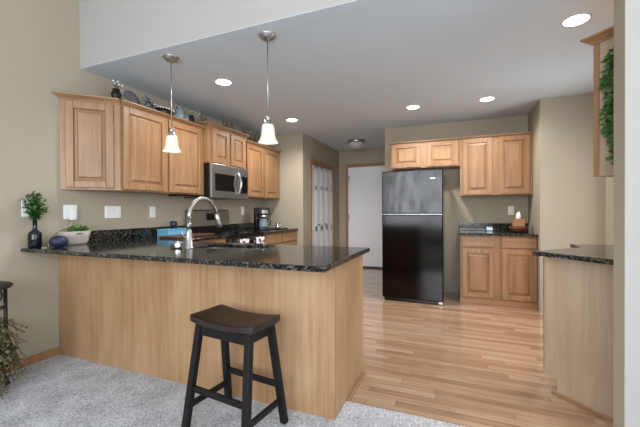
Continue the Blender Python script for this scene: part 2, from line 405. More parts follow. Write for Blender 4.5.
for a, b_, c, d in ((.7, 5.1, .6, .67), (.7, 5.1, 2.83, 2.9), (.7, .77, .67, 2.83), (5.03, 5.1, .67, 2.83), (2.13, 2.2, .67, 2.83), (3.6, 3.67, .67, 2.83)):
    wf.box(a, b_, -4.3, -4.22, c, d)
wf.build('window_1', M['white_door'], kind=S)
wf = MB()
for a, b_, c, d in ((1.5, 2.46, 2.04, 2.1), (1.5, 1.57, .04, 2.04), (2.39, 2.46, .04, 2.04), (1.94, 2.02, .04, 2.04), (1.5, 2.46, 0, .04)):
    wf.box(4.55, 4.62, a, b_, c, d)
wf.build('added_patio_door', M['white_door'], kind=S)  # unseen patio door frame, added with its opening for kitchen fill
# baseboards
MB().box(0, .014, -4.2, 0, .012, .078).build('baseboard_left', M['trim_wood'], kind=S, bevel=.004)
MB().box(2.896, 3.075, 3.424, 3.437, 0, .09).build('baseboard_hutch', M['greypaint'], kind=S, bevel=.003)
MB().box(.733, .745, 4.72, 5.03, 0, .085).build('baseboard_closet', M['trim_wood'], kind=S)
# bifold closet door
mb = MB(); mb.box(.728, .747, DY0-.075, DY0, 0, DZ+.075); mb.box(.728, .747, DY1, DY1+.075, 0, DZ+.075); mb.box(.728, .747, DY0, DY1, DZ, DZ+.075)
mb.build('trim_1', M['trim_wood'], kind=S, bevel=.004)
d1 = thing('door_1', 'white bifold closet door with four panelled leaves and two knobs', 'door', (.70, 4.085, 0)); d1['kind'] = S
lw = (DY1-DY0)/4
for i in range(4):
    y0 = DY0+i*lw+.003; y1 = DY0+(i+1)*lw-.003
    mb = MB(); mb.box(.680, .702, y0, y1, .012, DZ-.008)
    for z0, z1 in ((.10, .80), (.93, 1.55), (1.65, 1.92)):
        a = .05
        mb.box(.702, .7085, y0+a, y1-a, z0, z1); 
        for (ya, yb, za, zb) in ((y0, y0+a-.012, .012, DZ-.008), (y1-a+.012, y1, .012, DZ-.008)):
            pass
    for za, zb in ((.012, .085), (.815, .915), (1.565, 1.635), (1.935, DZ-.008)):
        mb.box(.702, .712, y0, y1, za, zb)
    mb.box(.702, .712, y0, y0+.038, .012, DZ-.008); mb.box(.702, .712, y1-.038, y1, .012, DZ-.008)
    lf = mb.build('leaf', M['white_door'], d1, world=True, bevel=.003)
    if i in (1, 2):
        k = MB(); yk = y0+.10 if i == 1 else y0+.14
        k.ball((.734, yk, .93), .014); k.tube([(.712, yk, .93), (.728, yk, .93)], .006)
        k.build('knob', M['bronze'], lf, world=True)
# back door
mb = MB(); mb.box(.875, .93, 5.012, 5.035, 0, 2.15); mb.box(1.76, 1.815, 5.012, 5.035, 0, 2.15); mb.box(.93, 1.76, 5.012, 5.035, 2.085, 2.15)
mb.build('trim_2', M['trim_wood'], kind=S, bevel=.004)
d2 = thing('door_2', 'plain white flush door in wooden casing left of the fridge', 'door', (1.345, 5.04, 0)); d2['kind'] = S
sl = MB().box(.932, 1.758, 5.035, 5.075, .035, 2.083).build('slab', M['white_door'], d2, world=True, bevel=.002)
for z in (.3, 1.05, 1.86):
    h = MB(); h.tube([(.936, 5.024, z-.045), (.936, 5.024, z+.045)], .008); h.box(.936, .962, 5.031, 5.036, z-.045, z+.045); h.build('hinge', M['nickel'], sl, world=True)
MB().box(.93, 1.76, 5.03, 5.12, 0, .03).build('trim_threshold', M['darkvoid'], kind=S)

# ------------------------------------------------------------------ cabinets
def door(cab, x0, x1, z0, z1, yf=0.0, name='door', mat='maple', s=.058):
    t = .02; mb = MB(); y0, y1 = yf-t, yf-.0005
    mb.box(x0, x0+s, y0, y1, z0, z1); mb.box(x1-s, x1, y0, y1, z0, z1)
    mb.box(x0+s, x1-s, y0, y1, z0, z0+s); mb.box(x0+s, x1-s, y0, y1, z1-s, z1)
    fr = mb.build(name, M[mat], cab, bevel=.004)
    p = MB(); a = [(x0+s-.002, z0+s-.002), (x1-s+.002, z0+s-.002), (x1-s+.002, z1-s+.002), (x0+s-.002, z1-s+.002)]
    i = .034; b = [(x0+s+i, z0+s+i), (x1-s-i, z0+s+i), (x1-s-i, z1-s-i), (x0+s+i, z1-s-i)]
    i2 = .024; c = [(x0+s+i2, z0+s+i2), (x1-s-i2, z0+s+i2), (x1-s-i2, z1-s-i2), (x0+s+i2, z1-s-i2)]
    va = [p.bm.verts.new((q[0], yf-.003, q[1])) for q in a]; vc = [p.bm.verts.new((q[0], yf-.009, q[1])) for q in c]
    vb = [p.bm.verts.new((q[0], yf-.018, q[1])) for q in b]; vd = [p.bm.verts.new((q[0], yf-.002, q[1])) for q in a]
    for A, B in ((va, vc), (vc, vb), (va, vd)):
        for k in range(4): p.bm.faces.new((A[k], A[(k+1) % 4], B[(k+1) % 4], B[k]))
    p.bm.faces.new(vb); p.bm.faces.new(vd)
    p.build('raised_panel', M[mat], fr)
    return fr
def drawer(cab, x0, x1, z0, z1, yf=0.0):
    MB().box(x0, x1, yf-.02, yf-.0005, z0, z1).build('drawer_front', M['maple_h'], cab, bevel=.005, seg=3)
CROWN = [(0, 0), (.008, 0), (.011, .009), (.020, .014), (.036, .027), (.046, .030), (.046, .042), (0, .042)]
def crown(cab, path, z, name='crown_molding', mat='maple_h', k=1.0, start=0.0):
    """path: local xy polyline; profile grows towards the left-hand normal rotated outward (-y for +x travel)."""
    mb = MB(); n = len(path); P = [Vector((p[0], p[1])) for p in path]; secs = []
    for i in range(n):
        d0 = (P[i]-P[i-1]).normalized() if i > 0 else None; d1_ = (P[i+1]-P[i]).normalized() if i < n-1 else None
        nr = lambda d: Vector((d.y, -d.x))
        if d0 is None: m = nr(d1_)-d1_*start
        elif d1_ is None: m = nr(d0)
        else:
            m = (nr(d0)+nr(d1_)); m = m/ (m.length_squared/2) if m.length > 1e-6 else nr(d0)
        secs.append([mb.bm.verts.new((P[i].x+m.x*o*k, P[i].y+m.y*o*k, z+h*k)) for o, h in CROWN])
    q = len(CROWN)
    for A, B in zip(secs, secs[1:]):
        for j in range(q): mb.bm.faces.new((A[j], A[(j+1) % q], B[(j+1) % q], B[j]))
    mb.bm.faces.new(secs[0]); mb.bm.faces.new(secs[-1])
    return mb.build(name, M[mat], cab)
def upper(name, label, loc, rz, wdt, dep, z0, z1, doors, group, crown_path=None, ck=1.0, dz=(.012, .012), cz=None):
    cab = thing(name, label, 'cabinet', loc, rz, group)
    mb = MB(); mb.box(0, wdt, .0, dep, z0, z1); mb.build('body', M['maple'], cab, bevel=.002)
    for a, b in doors: door(cab, a, b, z0+dz[0], z1-dz[1])
    if crown_path: crown(cab, crown_path, cz if cz else z1, k=ck)
    return cab
UG = 'maple wall cabinets'
# left wall: local x runs along world +y, front faces +x
ang = thing('wall_cabinet', 'angled maple wall cabinet with one raised-panel door, at the free end of the left run', 'cabinet', (0, .02, 0), math.atan2(.314, .305), UG)
L_ang = math.hypot(.305, .314)
MB().prism([(0.002, .02), (.305, .334), (.002, .3335)], 1.372, 2.134).build('body', M['maple'], ang, world=True, bevel=.002)
door(ang, .042, L_ang-.05, 1.390, 2.112)
cr = crown(ang, [(0.004, 0), (L_ang, 0)], 2.125, start=1.0)
ul = upper('wall_cabinet', 'wide two-door maple wall cabinet between the angled end cabinet and the microwave', (.305, .336, 0), R(90), 1.052, .303, 1.372, 2.134,
      [(.018, .498), (.53, 1.012)], UG, [(0, 0), (1.05, 0)], cz=2.125)
um = upper('wall_cabinet', 'short two-door maple wall cabinet above the microwave, standing proud and taller', (.375, 1.392, 0), R(90), .752, .373, 1.752, 2.185,
      [(.065, .37), (.402, .71)], UG, [(0, .37), (0, 0), (.752, 0), (.752, .37)], cz=2.178, dz=(.012, .022))
ur = upper('wall_cabinet', 'two-door maple wall cabinet above the coffee maker', (.305, 2.148, 0), R(90), 1.063, .303, 1.380, 2.145,
      [(.10, .535), (.567, 1.03)], UG, [(0, 0), (1.061, 0)], cz=2.137)
# hutch wall uppers, fronts face -y
hf = upper('wall_cabinet', 'short two-door maple wall cabinet above the black fridge', (2.165, 3.13, 0), 0, .918, .305, 1.772, 2.13,
      [(.022, .423), (.499, .893)], UG, [(0, .303), (0, 0), (.916, 0)], ck=.7, cz=2.115)
hu = upper('wall_cabinet', 'tall two-door maple wall cabinet above the hutch counter and tissue box', (3.085, 3.13, 0), 0, .833, .305, 1.372, 2.13,
      [(.036, .384), (.462, .805)], UG, [(.002, 0), (.831, 0)], ck=.7, cz=2.115)
# right-hand diagonal upper: front faces (-.7,.7)
th = R(-135); ux = Vector((math.cos(th), math.sin(th))); Lr = .55
o0 = Vector((3.779, .632)) - ux*Lr
ru = thing('wall_cabinet', 'maple wall cabinet end with hanging ivy, high beside the white wall', 'cabinet', (o0.x, o0.y, 0), th, UG)
MB().box(0, Lr-.006, 0, .303, 1.372, 2.134).build('body', M['maple'], ru)
MB().box(Lr-.006, Lr, .0, .303, 1.372, 2.134).build('end_panel', M['pale_panel'], ru)
MB().box(Lr-.03, Lr+.004, -.002, .028, 1.371, 2.134).build('face_stile', M['maple'], ru, bevel=.002)
door(ru, .03, Lr-.03, 1.385, 2.12)
crown(ru, [(0, 0), (Lr+.004, 0), (Lr+.004, .30)], 2.125)

# peninsula
pen = thing('peninsula_cabinet', 'long maple-panelled peninsula base cabinet behind the black stool', 'cabinet', (1.2, .3, 0))
MB().box(.004, 2.39, .022, .54, .1, .66).build('carcass', M['maple'], pen, world=True)
MB().box(.004, 2.39, .022, .47, 0, .1).build('toe_kick', M['toe'], pen, world=True)
for i in range(4):
    pass
MB().box(.002, 2.4145, 0, .02, .012, .8835).build('front_panel', M['maple_panel'], pen, world=True, bevel=.0015)
MB().box(2.392, 2.414, .0205, .615, .0, .8835).build('end_panel', M['maple_panel'], pen, world=True, bevel=.0015)
MB().box(2.4145, 2.429, .215, .615, .0, .02).build('shoe_molding', M['trim_wood'], pen, world=True, bevel=.006)
mb = MB(); xs = [.66, 1.09, 1.52, 1.95, 2.385]
for a, b in zip(xs, xs[1:]): mb.box(a+.012, b-.012, .5405, .56, .12, .87)
mb.build('kitchen_side_doors', M['maple'], pen, world=True, bevel=.004)

bl = thing('base_cabinet', 'maple base cabinet on the left wall, left of the range', 'cabinet', (.61, .645, 0), R(90), 'maple base cabinets')
MB().box(0, .738, 0, .605, .1, .882).build('body', M['maple'], bl); MB().box(0, .738, .07, .6, 0, .1).build('toe_kick', M['toe'], bl)
drawer(bl, .02, .36, .73, .86); drawer(bl, .38, .72, .73, .86)
door(bl, .02, .36, .12, .71); door(bl, .38, .72, .12, .71)
br = thing('base_cabinet', 'maple base cabinet with drawers, right of the range under the coffee maker', 'cabinet', (.61, 2.158, 0), R(90), 'maple base cabinets')
MB().box(0, 1.05, 0, .605, .1, .866).build('body', M['maple'], br); MB().box(0, 1.05, .07, .6, 0, .1).build('toe_kick', M['toe'], br)
drawer(br, .03, .52, .715, .846); drawer(br, .55, 1.03, .715, .846)
door(br, .03, .52, .12, .695); door(br, .55, 1.03, .12, .695)
hb = thing('base_cabinet', 'maple two-drawer two-door base cabinet right of the fridge', 'cabinet', (3.08, 2.85, 0), 0, 'maple base cabinets')
MB().box(0, .838, 0, .585, .085, .866).build('body', M['maple'], hb, bevel=.002)
MB().box(0, .838, .012, .58, 0, .084).build('toe_kick', M['toe'], hb)
drawer(hb, .024, .385, .725, .845); drawer(hb, .468, .83, .725, .845)
door(hb, .024, .385, .10, .705); door(hb, .468, .83, .10, .705)

# right diagonal base
dg = thing('base_cabinet', 'corner base cabinet with a pale angled end panel, beside the white wall', 'cabinet', (3.582, .85, 0), th, 'maple base cabinets')
pts = [(3.594, .862), (4.0, .444), (4.49, .93), (4.51, 1.38), (3.92, 1.38), (3.92, 1.188)]
MB().prism(pts, .1, .882).build('body', M['maple'], dg, world=True)
ptk = [(3.66, .80), (4.0, .46), (4.49, .94), (4.5, 1.36), (3.99, 1.36), (3.99, 1.155)]
MB().prism(ptk, 0, .1).build('toe_kick', M['toe'], dg, world=True)
# end panel in local frame: local y 0 (front) .. .60 (wall); x = 0 plane is the end
mb = MB(); mb.extr([(-.012, 0, .1), (-.012, .08, .1), (-.012, .08, 0), (-.012, .598, 0), (-.012, .598, .8835), (-.012, 0, .8835)], (.016, 0, 0))
mb.build('end_panel', M['pale_panel'], dg)
MB().box(.004, .016, .05, .58, 0, .017).build('shoe_molding', M['trim_wood'], dg, bevel=.004)
door(dg, -.44, -.012, .115, .865)

# ------------------------------------------------------------------ countertops
CT = .914
SX0, SX1, SY0, SY1 = 1.16, 1.74, .205, .525
ct = thing('countertop', 'black speckled granite countertop over the peninsula and along the left wall', 'countertop', (1.2, .2, .884))
MB().slab([(0.001, 2.461, -.261, .645), (.001, .645, .645, 1.388)], .884, CT, holes=[(SX0, SX1, SY0, SY1)]).build('slab', M['granite'], ct, world=True, bevel=.009, seg=3)
MB().box(.001, .021, .20, 1.388, CT+.0005, 1.016).build('backsplash', M['granite'], ct, world=True, bevel=.003)
cr2 = thing('countertop', 'short black granite countertop right of the range, carrying the coffee maker', 'countertop', (.32, 2.68, .87))
MB().box(.001, .645, 2.152, 3.212, .868, .898).build('slab', M['granite'], cr2, world=True, bevel=.008, seg=3)
MB().box(.001, .021, 2.152, 3.212, .8985, 1.0).build('backsplash', M['granite'], cr2, world=True, bevel=.003)
HC = .897
ch = thing('countertop', 'black granite countertop with backsplash on the base cabinet right of the fridge', 'countertop', (3.5, 3.1, .867))
MB().box(3.072, 3.9205, 2.812, 3.4365, .867, HC).build('slab', M['granite'], ch, world=True, bevel=.008, seg=3)
MB().box(3.072, 3.9205, 3.416, 3.4365, HC+.0005, 1.0).build('backsplash', M['granite'], ch, world=True, bevel=.003)
MB().prism([(3.497, .79), (3.93, .357), (4.51, .937), (4.515, 1.41), (3.862, 1.41), (3.862, 1.155)], .884, CT).build('slab', M['granite'],
    thing('countertop', 'black granite countertop on the pale angled corner base cabinet', 'countertop', (4.0, .9, .884)), world=True, bevel=.009, seg=3)

# sink
sk = thing('sink', 'stainless undermount sink in the peninsula granite, beside the tall faucet', 'sink', (1.45, .365, .70))
mb = MB(); d = .70
x0, x1, y0, y1 = SX0-.008, SX1+.008, SY0-.008, SY1+.008
a = [mb.bm.verts.new(p) for p in ((x0, y0, .883), (x1, y0, .883), (x1, y1, .883), (x0, y1, .883))]
b = [mb.bm.verts.new(p) for p in ((x0+.02, y0+.02, d), (x1-.02, y0+.02, d), (x1-.02, y1-.02, d), (x0+.02, y1-.02, d))]
for k in range(4): mb.bm.faces.new((a[k], a[(k+1) % 4], b[(k+1) % 4], b[k]))
mb.bm.faces.new(b)
o = mb.build('basin', M['steel'], sk, world=True)
sm = o.modifiers.new('solid', 'SOLIDIFY'); sm.thickness = .004; sm.offset = 1
MB().lathe([(.03, 0), (.045, .002), (.04, .004), (.02, .003)], (1.45, .365, d+.004)).build('drain', M['chrome'], sk, world=True)
# faucet
FX, FY = 1.245, .145
fc = thing('faucet', 'tall brushed-nickel gooseneck faucet with pull-down spray head', 'faucet', (FX, FY, CT))
MB().lathe([(.031, .0008), (.031, .008), (.025, .012), (.024, .115), (.019, .13), (.015, .14)], (0, 0, 0)).build('body', M['nickel'], fc)
pts = [(0, 0, .13), (0, 0, .22)]
for i in range(0, 17):
    a = math.pi*(1-i/16*.93); pts.append((0, .155+.155*math.cos(a), .212+.155*math.sin(a)))
MB().tube(pts, .0155, 14).build('spout', M['nickel'], fc)
e = Vector(pts[-1]); dr = (Vector(pts[-1])-Vector(pts[-2])).normalized()
MB().tube([e-dr*.005, e+dr*.01, e+dr*.012, e+dr*.045, e+dr*.075, e+dr*.11], [.0165, .0165, .019, .019, .022, .025], 16).build('spray_head', M['nickel'], fc)
MB().tube([(-.01, -.015, .085), (-.016, -.04, .088), (-.018, -.045, .11), (-.018, -.047, .135)], [.009, .008, .006, .005], 10).build('lever', M['nickel'], fc)
ag = MB().lathe([(.03, .0008), (.032, .01), (.031, .035), (.027, .047), (.015, .054), (.004, .056)], (1.155, .13, CT)).build('air_gap_cap', M['chrome'])
tag(ag, 'small round chrome cap on the granite, left of the faucet', 'sink fitting')

# ------------------------------------------------------------------ range and microwave
RY0, RY1 = 1.393, 2.147
rg = thing('range', 'stainless freestanding range with black cooktop and rear control panel', 'stove', (.35, 1.77, 0))
MB().box(.01, .63, RY0, RY1, .02, .885).build('body', M['steel_dark'], rg, world=True, bevel=.003)
MB().box(.012, .655, RY0+.001, RY1-.001, .886, .905).build('cooktop', M['blackglass'], rg, world=True, bevel=.003)
for (x, y, r) in ((.48, 1.58, .1), (.48, 1.96, .085), (.22, 1.58, .08), (.22, 1.96, .1)):
    m_ = MB(); m_.tube([(x+r*math.cos(t*math.pi/12), y+r*math.sin(t*math.pi/12), .9055) for t in range(24)], .0015, 6, closed=True); m_.build('burner_ring', M['steel_dark'], rg, world=True)
bg = MB().extr([(.015, RY0, .906), (.095, RY0, .906), (.085, RY0, 1.19), (.06, RY0, 1.205), (.015, RY0, 1.205)], (0, RY1-RY0, 0)).build('control_panel', M['steel_soft'], rg, world=True, bevel=.004)
MB().box(.016, .099, RY0+.002, RY1-.002, .9065, 1.0).build('lower_panel', M['blackplastic'], bg, world=True)
MB().box(.086, .095, 1.68, 1.86, 1.07, 1.16).build('display', M['blackglass'], bg, world=True)
od = MB().box(.632, .662, RY0+.004, RY1-.004, .22, .87).build('oven_door', M['steel_dark'], rg, world=True, bevel=.004)
MB().box(.6625, .665, RY0+.1, RY1-.1, .34, .70).build('window', M['blackglass'], od, world=True)
hm = MB(); hm.tube([(.71, RY0+.04, .835), (.71, RY1-.04, .835)], .011, 12)
for y in (RY0+.07, RY1-.07): hm.tube([(.66, y, .835), (.71, y, .835)], .009, 8)
hm.build('handle', M['steel_dark'], od, world=True)
MB().box(.632, .66, RY0+.004, RY1-.004, .04, .21).build('drawer', M['steel'], rg, world=True, bevel=.004)
def towel(y0, y1, label):
    mb = MB(); n = 10; prof = []
    for z in (.47, .55, .65, .75, .835): prof.append((.7275, z))
    for k in range(1, 6): a = math.pi*k/6; prof.append((.71+.0175*math.cos(a), .835+.0175*math.sin(a)))
    for z in (.835, .74, .64): prof.append((.6925, z))
    vs = []
    for (x, z) in prof:
        vs.append([mb.bm.verts.new((x+(.004*math.sin(j*1.9) if x > .72 else 0), y0+(y1-y0)*j/n, z)) for j in range(n+1)])
    for A, B in zip(vs, vs[1:]):
        for j in range(n): f = mb.bm.faces.new((A[j], A[j+1], B[j+1], B[j])); f.smooth = True
    o = mb.build('dish_towel', M['towel']); s = o.modifiers.new('t', 'SOLIDIFY'); s.thickness = .004; s.offset = 0
    tag(o, label, 'towel', 'dish towels on the oven handle')
towel(1.50, 1.68, 'white patterned dish towel on the oven handle, the one nearer the faucet')
towel(1.84, 2.03, 'white patterned dish towel on the oven handle, the one nearer the coffee maker')

mw = thing('microwave', 'stainless over-the-range microwave with black window and bowed handle', 'microwave', (.2, 1.77, 1.34))
MB().box(.003, .385, RY0, RY1, 1.345, 1.749).build('body', M['blackplastic'], mw, world=True, bevel=.003)
dr_ = MB().box(.3855, .41, RY0, 1.93, 1.345, 1.749).build('door', M['mw_steel'], mw, world=True, bevel=.004)
MB().box(.4105, .413, RY0+.06, 1.84, 1.43, 1.635).build('window', M['blackglass'], dr_, world=True, bevel=.001)
pts = [(.41+.0*t, 1.90, 1.39+.31*t/12) for t in range(13)]
pts = [(.411+.055*math.sin(math.pi*t/12), 1.905+.0*t, 1.385+.31*t/12) for t in range(13)]
MB().tube(pts, .012, 12).build('handle', M['chrome'], dr_, world=True)
cp = MB().box(.3855, .408, 1.932, RY1, 1.345, 1.749).build('control_panel', M['mw_steel'], mw, world=True, bevel=.004)
MB().box(.4085, .4105, 1.965, 2.12, 1.42, 1.64).build('keypad', M['blackglass'], cp, world=True)
MB().box(.4105, .412, 1.5, 1.58, 1.60, 1.606).build('badge', M['silver'], dr_, world=True)
ucl = MB().box(.14, .30, 1.02, 1.375, 1.350, 1.3715).build('under_cabinet_light', M['blackplastic'], bevel=.003)
tag(ucl, 'black bar fixed under the wall cabinet beside the microwave', 'light fitting')

# ------------------------------------------------------------------ fridge
fr = thing('refrigerator', 'black two-door top-freezer refrigerator between hallway and hutch', 'refrigerator', (2.51, 3.05, 0))
FX0, FX1 = 2.132, 2.888
MB().box(FX0+.005, FX1-.005, 2.722, 3.40, .03, 1.68).build('body', M['blackfridge'], fr, world=True, bevel=.004)
fz = MB().box(FX0, FX1, 2.655, 2.72, 1.137, 1.692).build('freezer_door', M['smudged'], fr, world=True, bevel=.012, seg=3)
fd = MB().box(FX0, FX1, 2.655, 2.72, .045, 1.124).build('fridge_door', M['blackfridge'], fr, world=True, bevel=.012, seg=3)
MB().box(FX0+.01, FX1-.01, 2.67, 2.72, 1.1245, 1.1365).build('door_gasket', M['silver'], fr, world=True)
MB().box(2.735, 2.80, 2.6525, 2.656, 1.572, 1.590).build('badge', M['silver'], fz, world=True)
MB().box(FX0+.02, FX1-.02, 2.69, 2.73, .008, .042).build('base_grille', M['blackplastic'], fr, world=True)
MB().box(FX1-.055, FX1-.01, 2.662, 2.70, .012, .04).build('foot_cover', M['white_plastic'], fr, world=True, bevel=.003)['label'] = 'white cover at the lower front corner'
for x in (FX0+.05, FX1-.06):
    MB().lathe([(.02, 0), (.02, .03)], (x, 2.78, 0), 12).build('foot', M['blackplastic'], fr, world=True)
    MB().lathe([(.02, 0), (.02, .03)], (x, 3.34, 0), 12).build('foot', M['blackplastic'], fr, world=True)

# ------------------------------------------------------------------ stool
st = thing('bar_stool', 'black saddle-seat wooden bar stool standing on the carpet before the peninsula', 'stool', (1.935, -.255, .015), R(-7))
sw, sd, sz = .225, .125, .585
mb = MB(); nx, ny = 16, 6
tops = []; bots = []
for i in range(nx+1):
    u = -1+2*i/nx; rt = []; rb = []
    for j in range(ny+1):
        v = -1+2*j/ny
        z = sz+.008+.020*abs(u)**2.2 - .003*(1-v*v)
        zb = sz-.022+.014*u*u
        sh = 1-.035*abs(v)**6; sv = 1-.07*abs(u)**8
        rt.append(mb.bm.verts.new((u*sw*sh, v*sd*sv, z))); rb.append(mb.bm.verts.new((u*sw*sh, v*sd*sv, zb)))
    tops.append(rt); bots.append(rb)
for i in range(nx):
    for j in range(ny):
        f = mb.bm.faces.new((tops[i][j], tops[i+1][j], tops[i+1][j+1], tops[i][j+1])); f.smooth = True
        mb.bm.faces.new((bots[i][j], bots[i][j+1], bots[i+1][j+1], bots[i+1][j]))
for i in range(nx):
    mb.bm.faces.new((tops[i][0], bots[i][0], bots[i+1][0], tops[i+1][0])); mb.bm.faces.new((tops[i][ny], tops[i+1][ny], bots[i+1][ny], bots[i][ny]))
for j in range(ny):
    mb.bm.faces.new((tops[0][j], tops[0][j+1], bots[0][j+1], bots[0][j])); mb.bm.faces.new((tops[nx][j], bots[nx][j], bots[nx][j+1], tops[nx][j+1]))
mb.build('seat', M['seatdark'], st, bevel=.006)['label'] = 'dark brown worn saddle seat'
def legpt(sx, sy, z):
    t = 1-z/.56
    return Vector((sx*(.172+.035*t), sy*(.085+.075*t), z))
def bar(mb, p, q, w, h):
    p, q = Vector(p), Vector(q); d = (q-p); L = d.length; d.normalize()
    up = Vector((0, 0, 1)) if abs(d.z) < .9 else Vector((0, 1, 0))
    sd_ = d.cross(up).normalized(); up = sd_.cross(d)
    m = Matrix((d, sd_, up)).transposed().to_4x4(); m.translation = p
    mb.box(0, L, -w/2, w/2, -h/2, h/2, m)
for sx in (-1, 1):
    for sy in (-1, 1):
        mb = MB(); a = legpt(sx, sy, 0); b = legpt(sx, sy, .565)
        hw = .0175
        va = [mb.bm.verts.new((a.x+dx*hw, a.y+dy*hw, 0)) for dx, dy in ((-1, -1), (1, -1), (1, 1), (-1, 1))]
        vb = [mb.bm.verts.new((b.x+dx*hw, b.y+dy*hw, .565)) for dx, dy in ((-1, -1), (1, -1), (1, 1), (-1, 1))]
        for k in range(4): mb.bm.faces.new((va[k], va[(k+1) % 4], vb[(k+1) % 4], vb[k]))
        mb.bm.faces.new(va); mb.bm.faces.new(vb)
        mb.build('leg', M['stoolblack'], st, bevel=.003)
for sy in (-1, 1):
    mb = MB(); bar(mb, legpt(-1, sy, .53), legpt(1, sy, .53), .018, .05); mb.build('apron', M['stoolblack'], st)
for sx in (-1, 1):
    mb = MB(); bar(mb, legpt(sx, -1, .535), legpt(sx, 1, .535), .018, .045); mb.build('apron', M['stoolblack'], st)
    mb = MB(); bar(mb, legpt(sx, -1, .135), legpt(sx, 1, .135), .016, .032); mb.build('stretcher', M['stoolblack'], st, bevel=.002)
for sy, z in ((-1, .228), (1, .22)):
    mb = MB(); bar(mb, legpt(-1, sy, z), legpt(1, sy, z), .016, .032); mb.build('stretcher', M['stoolblack'], st, bevel=.002)

# ------------------------------------------------------------------ ceiling lights
def pendant(x, y, label):
    t = thing('pendant_lamp', label, 'pendant lamp', (x, y, H), 0, 'pendant lamps over the peninsula')
    MB().lathe([(.062, -.0005), (.062, -.008), (.055, -.016), (.05, -.02), (.046, -.03), (.022, -.036), (.008, -.05)], n=36).build('ceiling_canopy', M['nickel'], t)
    MB().tube([(0, 0, -.04), (0, 0, -.60)], .0042, 10).build('rod', M['nickel'], t)
    MB().lathe([(.006, -.575), (.016, -.582), (.017, -.60), (.012, -.605), (.024, -.612), (.026, -.640), (.03, -.646)], n=24).build('socket', M['nickel'], t)
    prof = [(.024, -.637), (.038, -.642), (.045, -.662), (.048, -.70), (.052, -.728), (.061, -.752), (.073, -.768), (.071, -.769), (.058, -.753), (.049, -.729), (.045, -.70), (.042, -.664), (.035, -.645), (.022, -.640)]
    MB().lathe(prof, n=40, caps=False).build('shade', M['shade'], t)
    MB().ball((0, 0, -.69), .022, (1, 1, 1.25)).build('bulb', M['bulb'], t)
    l = bpy.data.lights.new('pendant_glow', 'POINT'); l.energy = 1.8; l.color = (1, .90, .76); l.shadow_soft_size = .03
    lo = bpy.data.objects.new('lamp_glow', l); C.objects.link(lo); lo.parent = t; lo.location = (0, 0, -.735)
    return t
pendant(.897, .335, 'nickel pendant lamp with lit bell shade, before the wide wall cabinet')
pendant(1.797, .338, 'nickel pendant lamp with lit bell shade, nearer the middle of the kitchen')
def recessed(x, y, label, watts):
    t = thing('recessed_light', label, 'ceiling light', (x, y, H), 0, 'lit recessed ceiling lights')
    MB().lathe([(.070, -.0005), (.080, -.0005), (.082, -.003), (.073, -.005), (.070, -.004)], n=36, caps=False).build('trim_ring', M['white_trim'], t)
    MB().lathe([(.0705, -.001), (.0705, -.0045)], n=36).build('lens', M['lamp_on'], t)
    l = bpy.data.lights.new('can_glow', 'SPOT'); l.energy = watts; l.color = (1, .95, .89); l.spot_size = R(160); l.spot_blend = .6; l.shadow_soft_size = .06
    lo = bpy.data.objects.new('lamp_glow', l); C.objects.link(lo); lo.parent = t; lo.location = (0, 0, -.012)
for x, y, lb, wt in ((.946, .938, 'lit recessed ceiling light between the two pendant rods', 54),
                 (.936, 2.432, 'lit recessed ceiling light near the pantry wall, just right of a pendant shade', 74),
                 (2.553, 2.486, 'lit recessed ceiling light in front of the fridge', 78),
                 (3.365, 2.511, 'lit recessed ceiling light in front of the tall hutch wall cabinet', 42),
                 (3.782, .963, 'largest lit recessed ceiling light, near the cabinet with the ivy', 40)):
    recessed(x, y, lb, wt)
fl = thing('flush_light', 'unlit flush-mount ceiling light with frosted bowl in the hallway', 'ceiling light', (1.37, 4.12, H))
MB().lathe([(.155, -.0005), (.16, -.02), (.155, -.05), (.15, -.05)], n=40).build('pan', M['nickel'], fl)
MB().lathe([(.148, -.048), (.14, -.08), (.11, -.115), (.06, -.135), (.012, -.14)], n=40).build('bowl', M['frost'], fl)
MB().ball((0, 0, -.146), .013).build('finial', M['nickel'], fl)

# ------------------------------------------------------------------ outlets and switches
def plate_left(y0, y1, z0, z1, kinds, label):
    t = thing('wall_outlet' if 'o' in kinds else 'light_switch', label, 'outlet' if 'o' in kinds else 'switch', (0, (y0+y1)/2, z0), R(90), 'wall plates')
    w_ = y1-y0; h_ = z1-z0
    return plate(t, w_, h_, kinds)
def plate(t, w_, h_, kinds):
    MB().box(-w_/2, w_/2, -.006, 0, 0, h_).build('cover_plate', M['white_plastic'], t, bevel=.003)
    n = len(kinds)
    for i, k in enumerate(kinds):
        cx = -w_/2+w_*(i+.5)/n
        if k == 'o':
            for cz in (h_*.32, h_*.68):
                r = MB().box(cx-.015, cx+.015, -.009, -.0062, cz-.014, cz+.014).build('receptacle', M['white_plastic'], t, bevel=.002)
                s = MB(); s.box(cx-.007, cx-.005, -.0095, -.0092, cz-.004, cz+.006); s.box(cx+.005, cx+.007, -.0095, -.0092, cz-.004, cz+.006); s.build('slots', M['slot'], r)
        else:
            MB().box(cx-.016, cx+.016, -.0095, -.0062, h_*.24, h_*.76).build('rocker', M['white_plastic'], t, bevel=.002)
    return t
plate_left(.042, .154, 1.125, 1.245, 'so', 'white double wall plate holding a plug-in adapter, under the angled cabinet')
plate_left(.400, .563, 1.125, 1.24, 'sos', 'wide white triple wall plate left of the blue bin')
plate_left(.898, .972, 1.12, 1.24, 'o', 'narrow white wall outlet just above the blue bin')
plate_left(2.555, 2.63, 1.125, 1.255, 's', 'white light switch plate left of the coffee maker')
plate_left(-.25, -.175, 1.15, 1.277, 's', 'white switch plate partly hidden behind the bottle greenery')
plate(thing('wall_outlet', 'white wall outlet above the tissue box on the hutch wall', 'outlet', (3.722, 3.437, 1.112), 0, 'wall plates'), .072, .118, 'o')
pg = thing('plug_adapter', 'white plug-in adapter in the double wall plate with a cream cord', 'adapter', (.012, .112, 1.125))
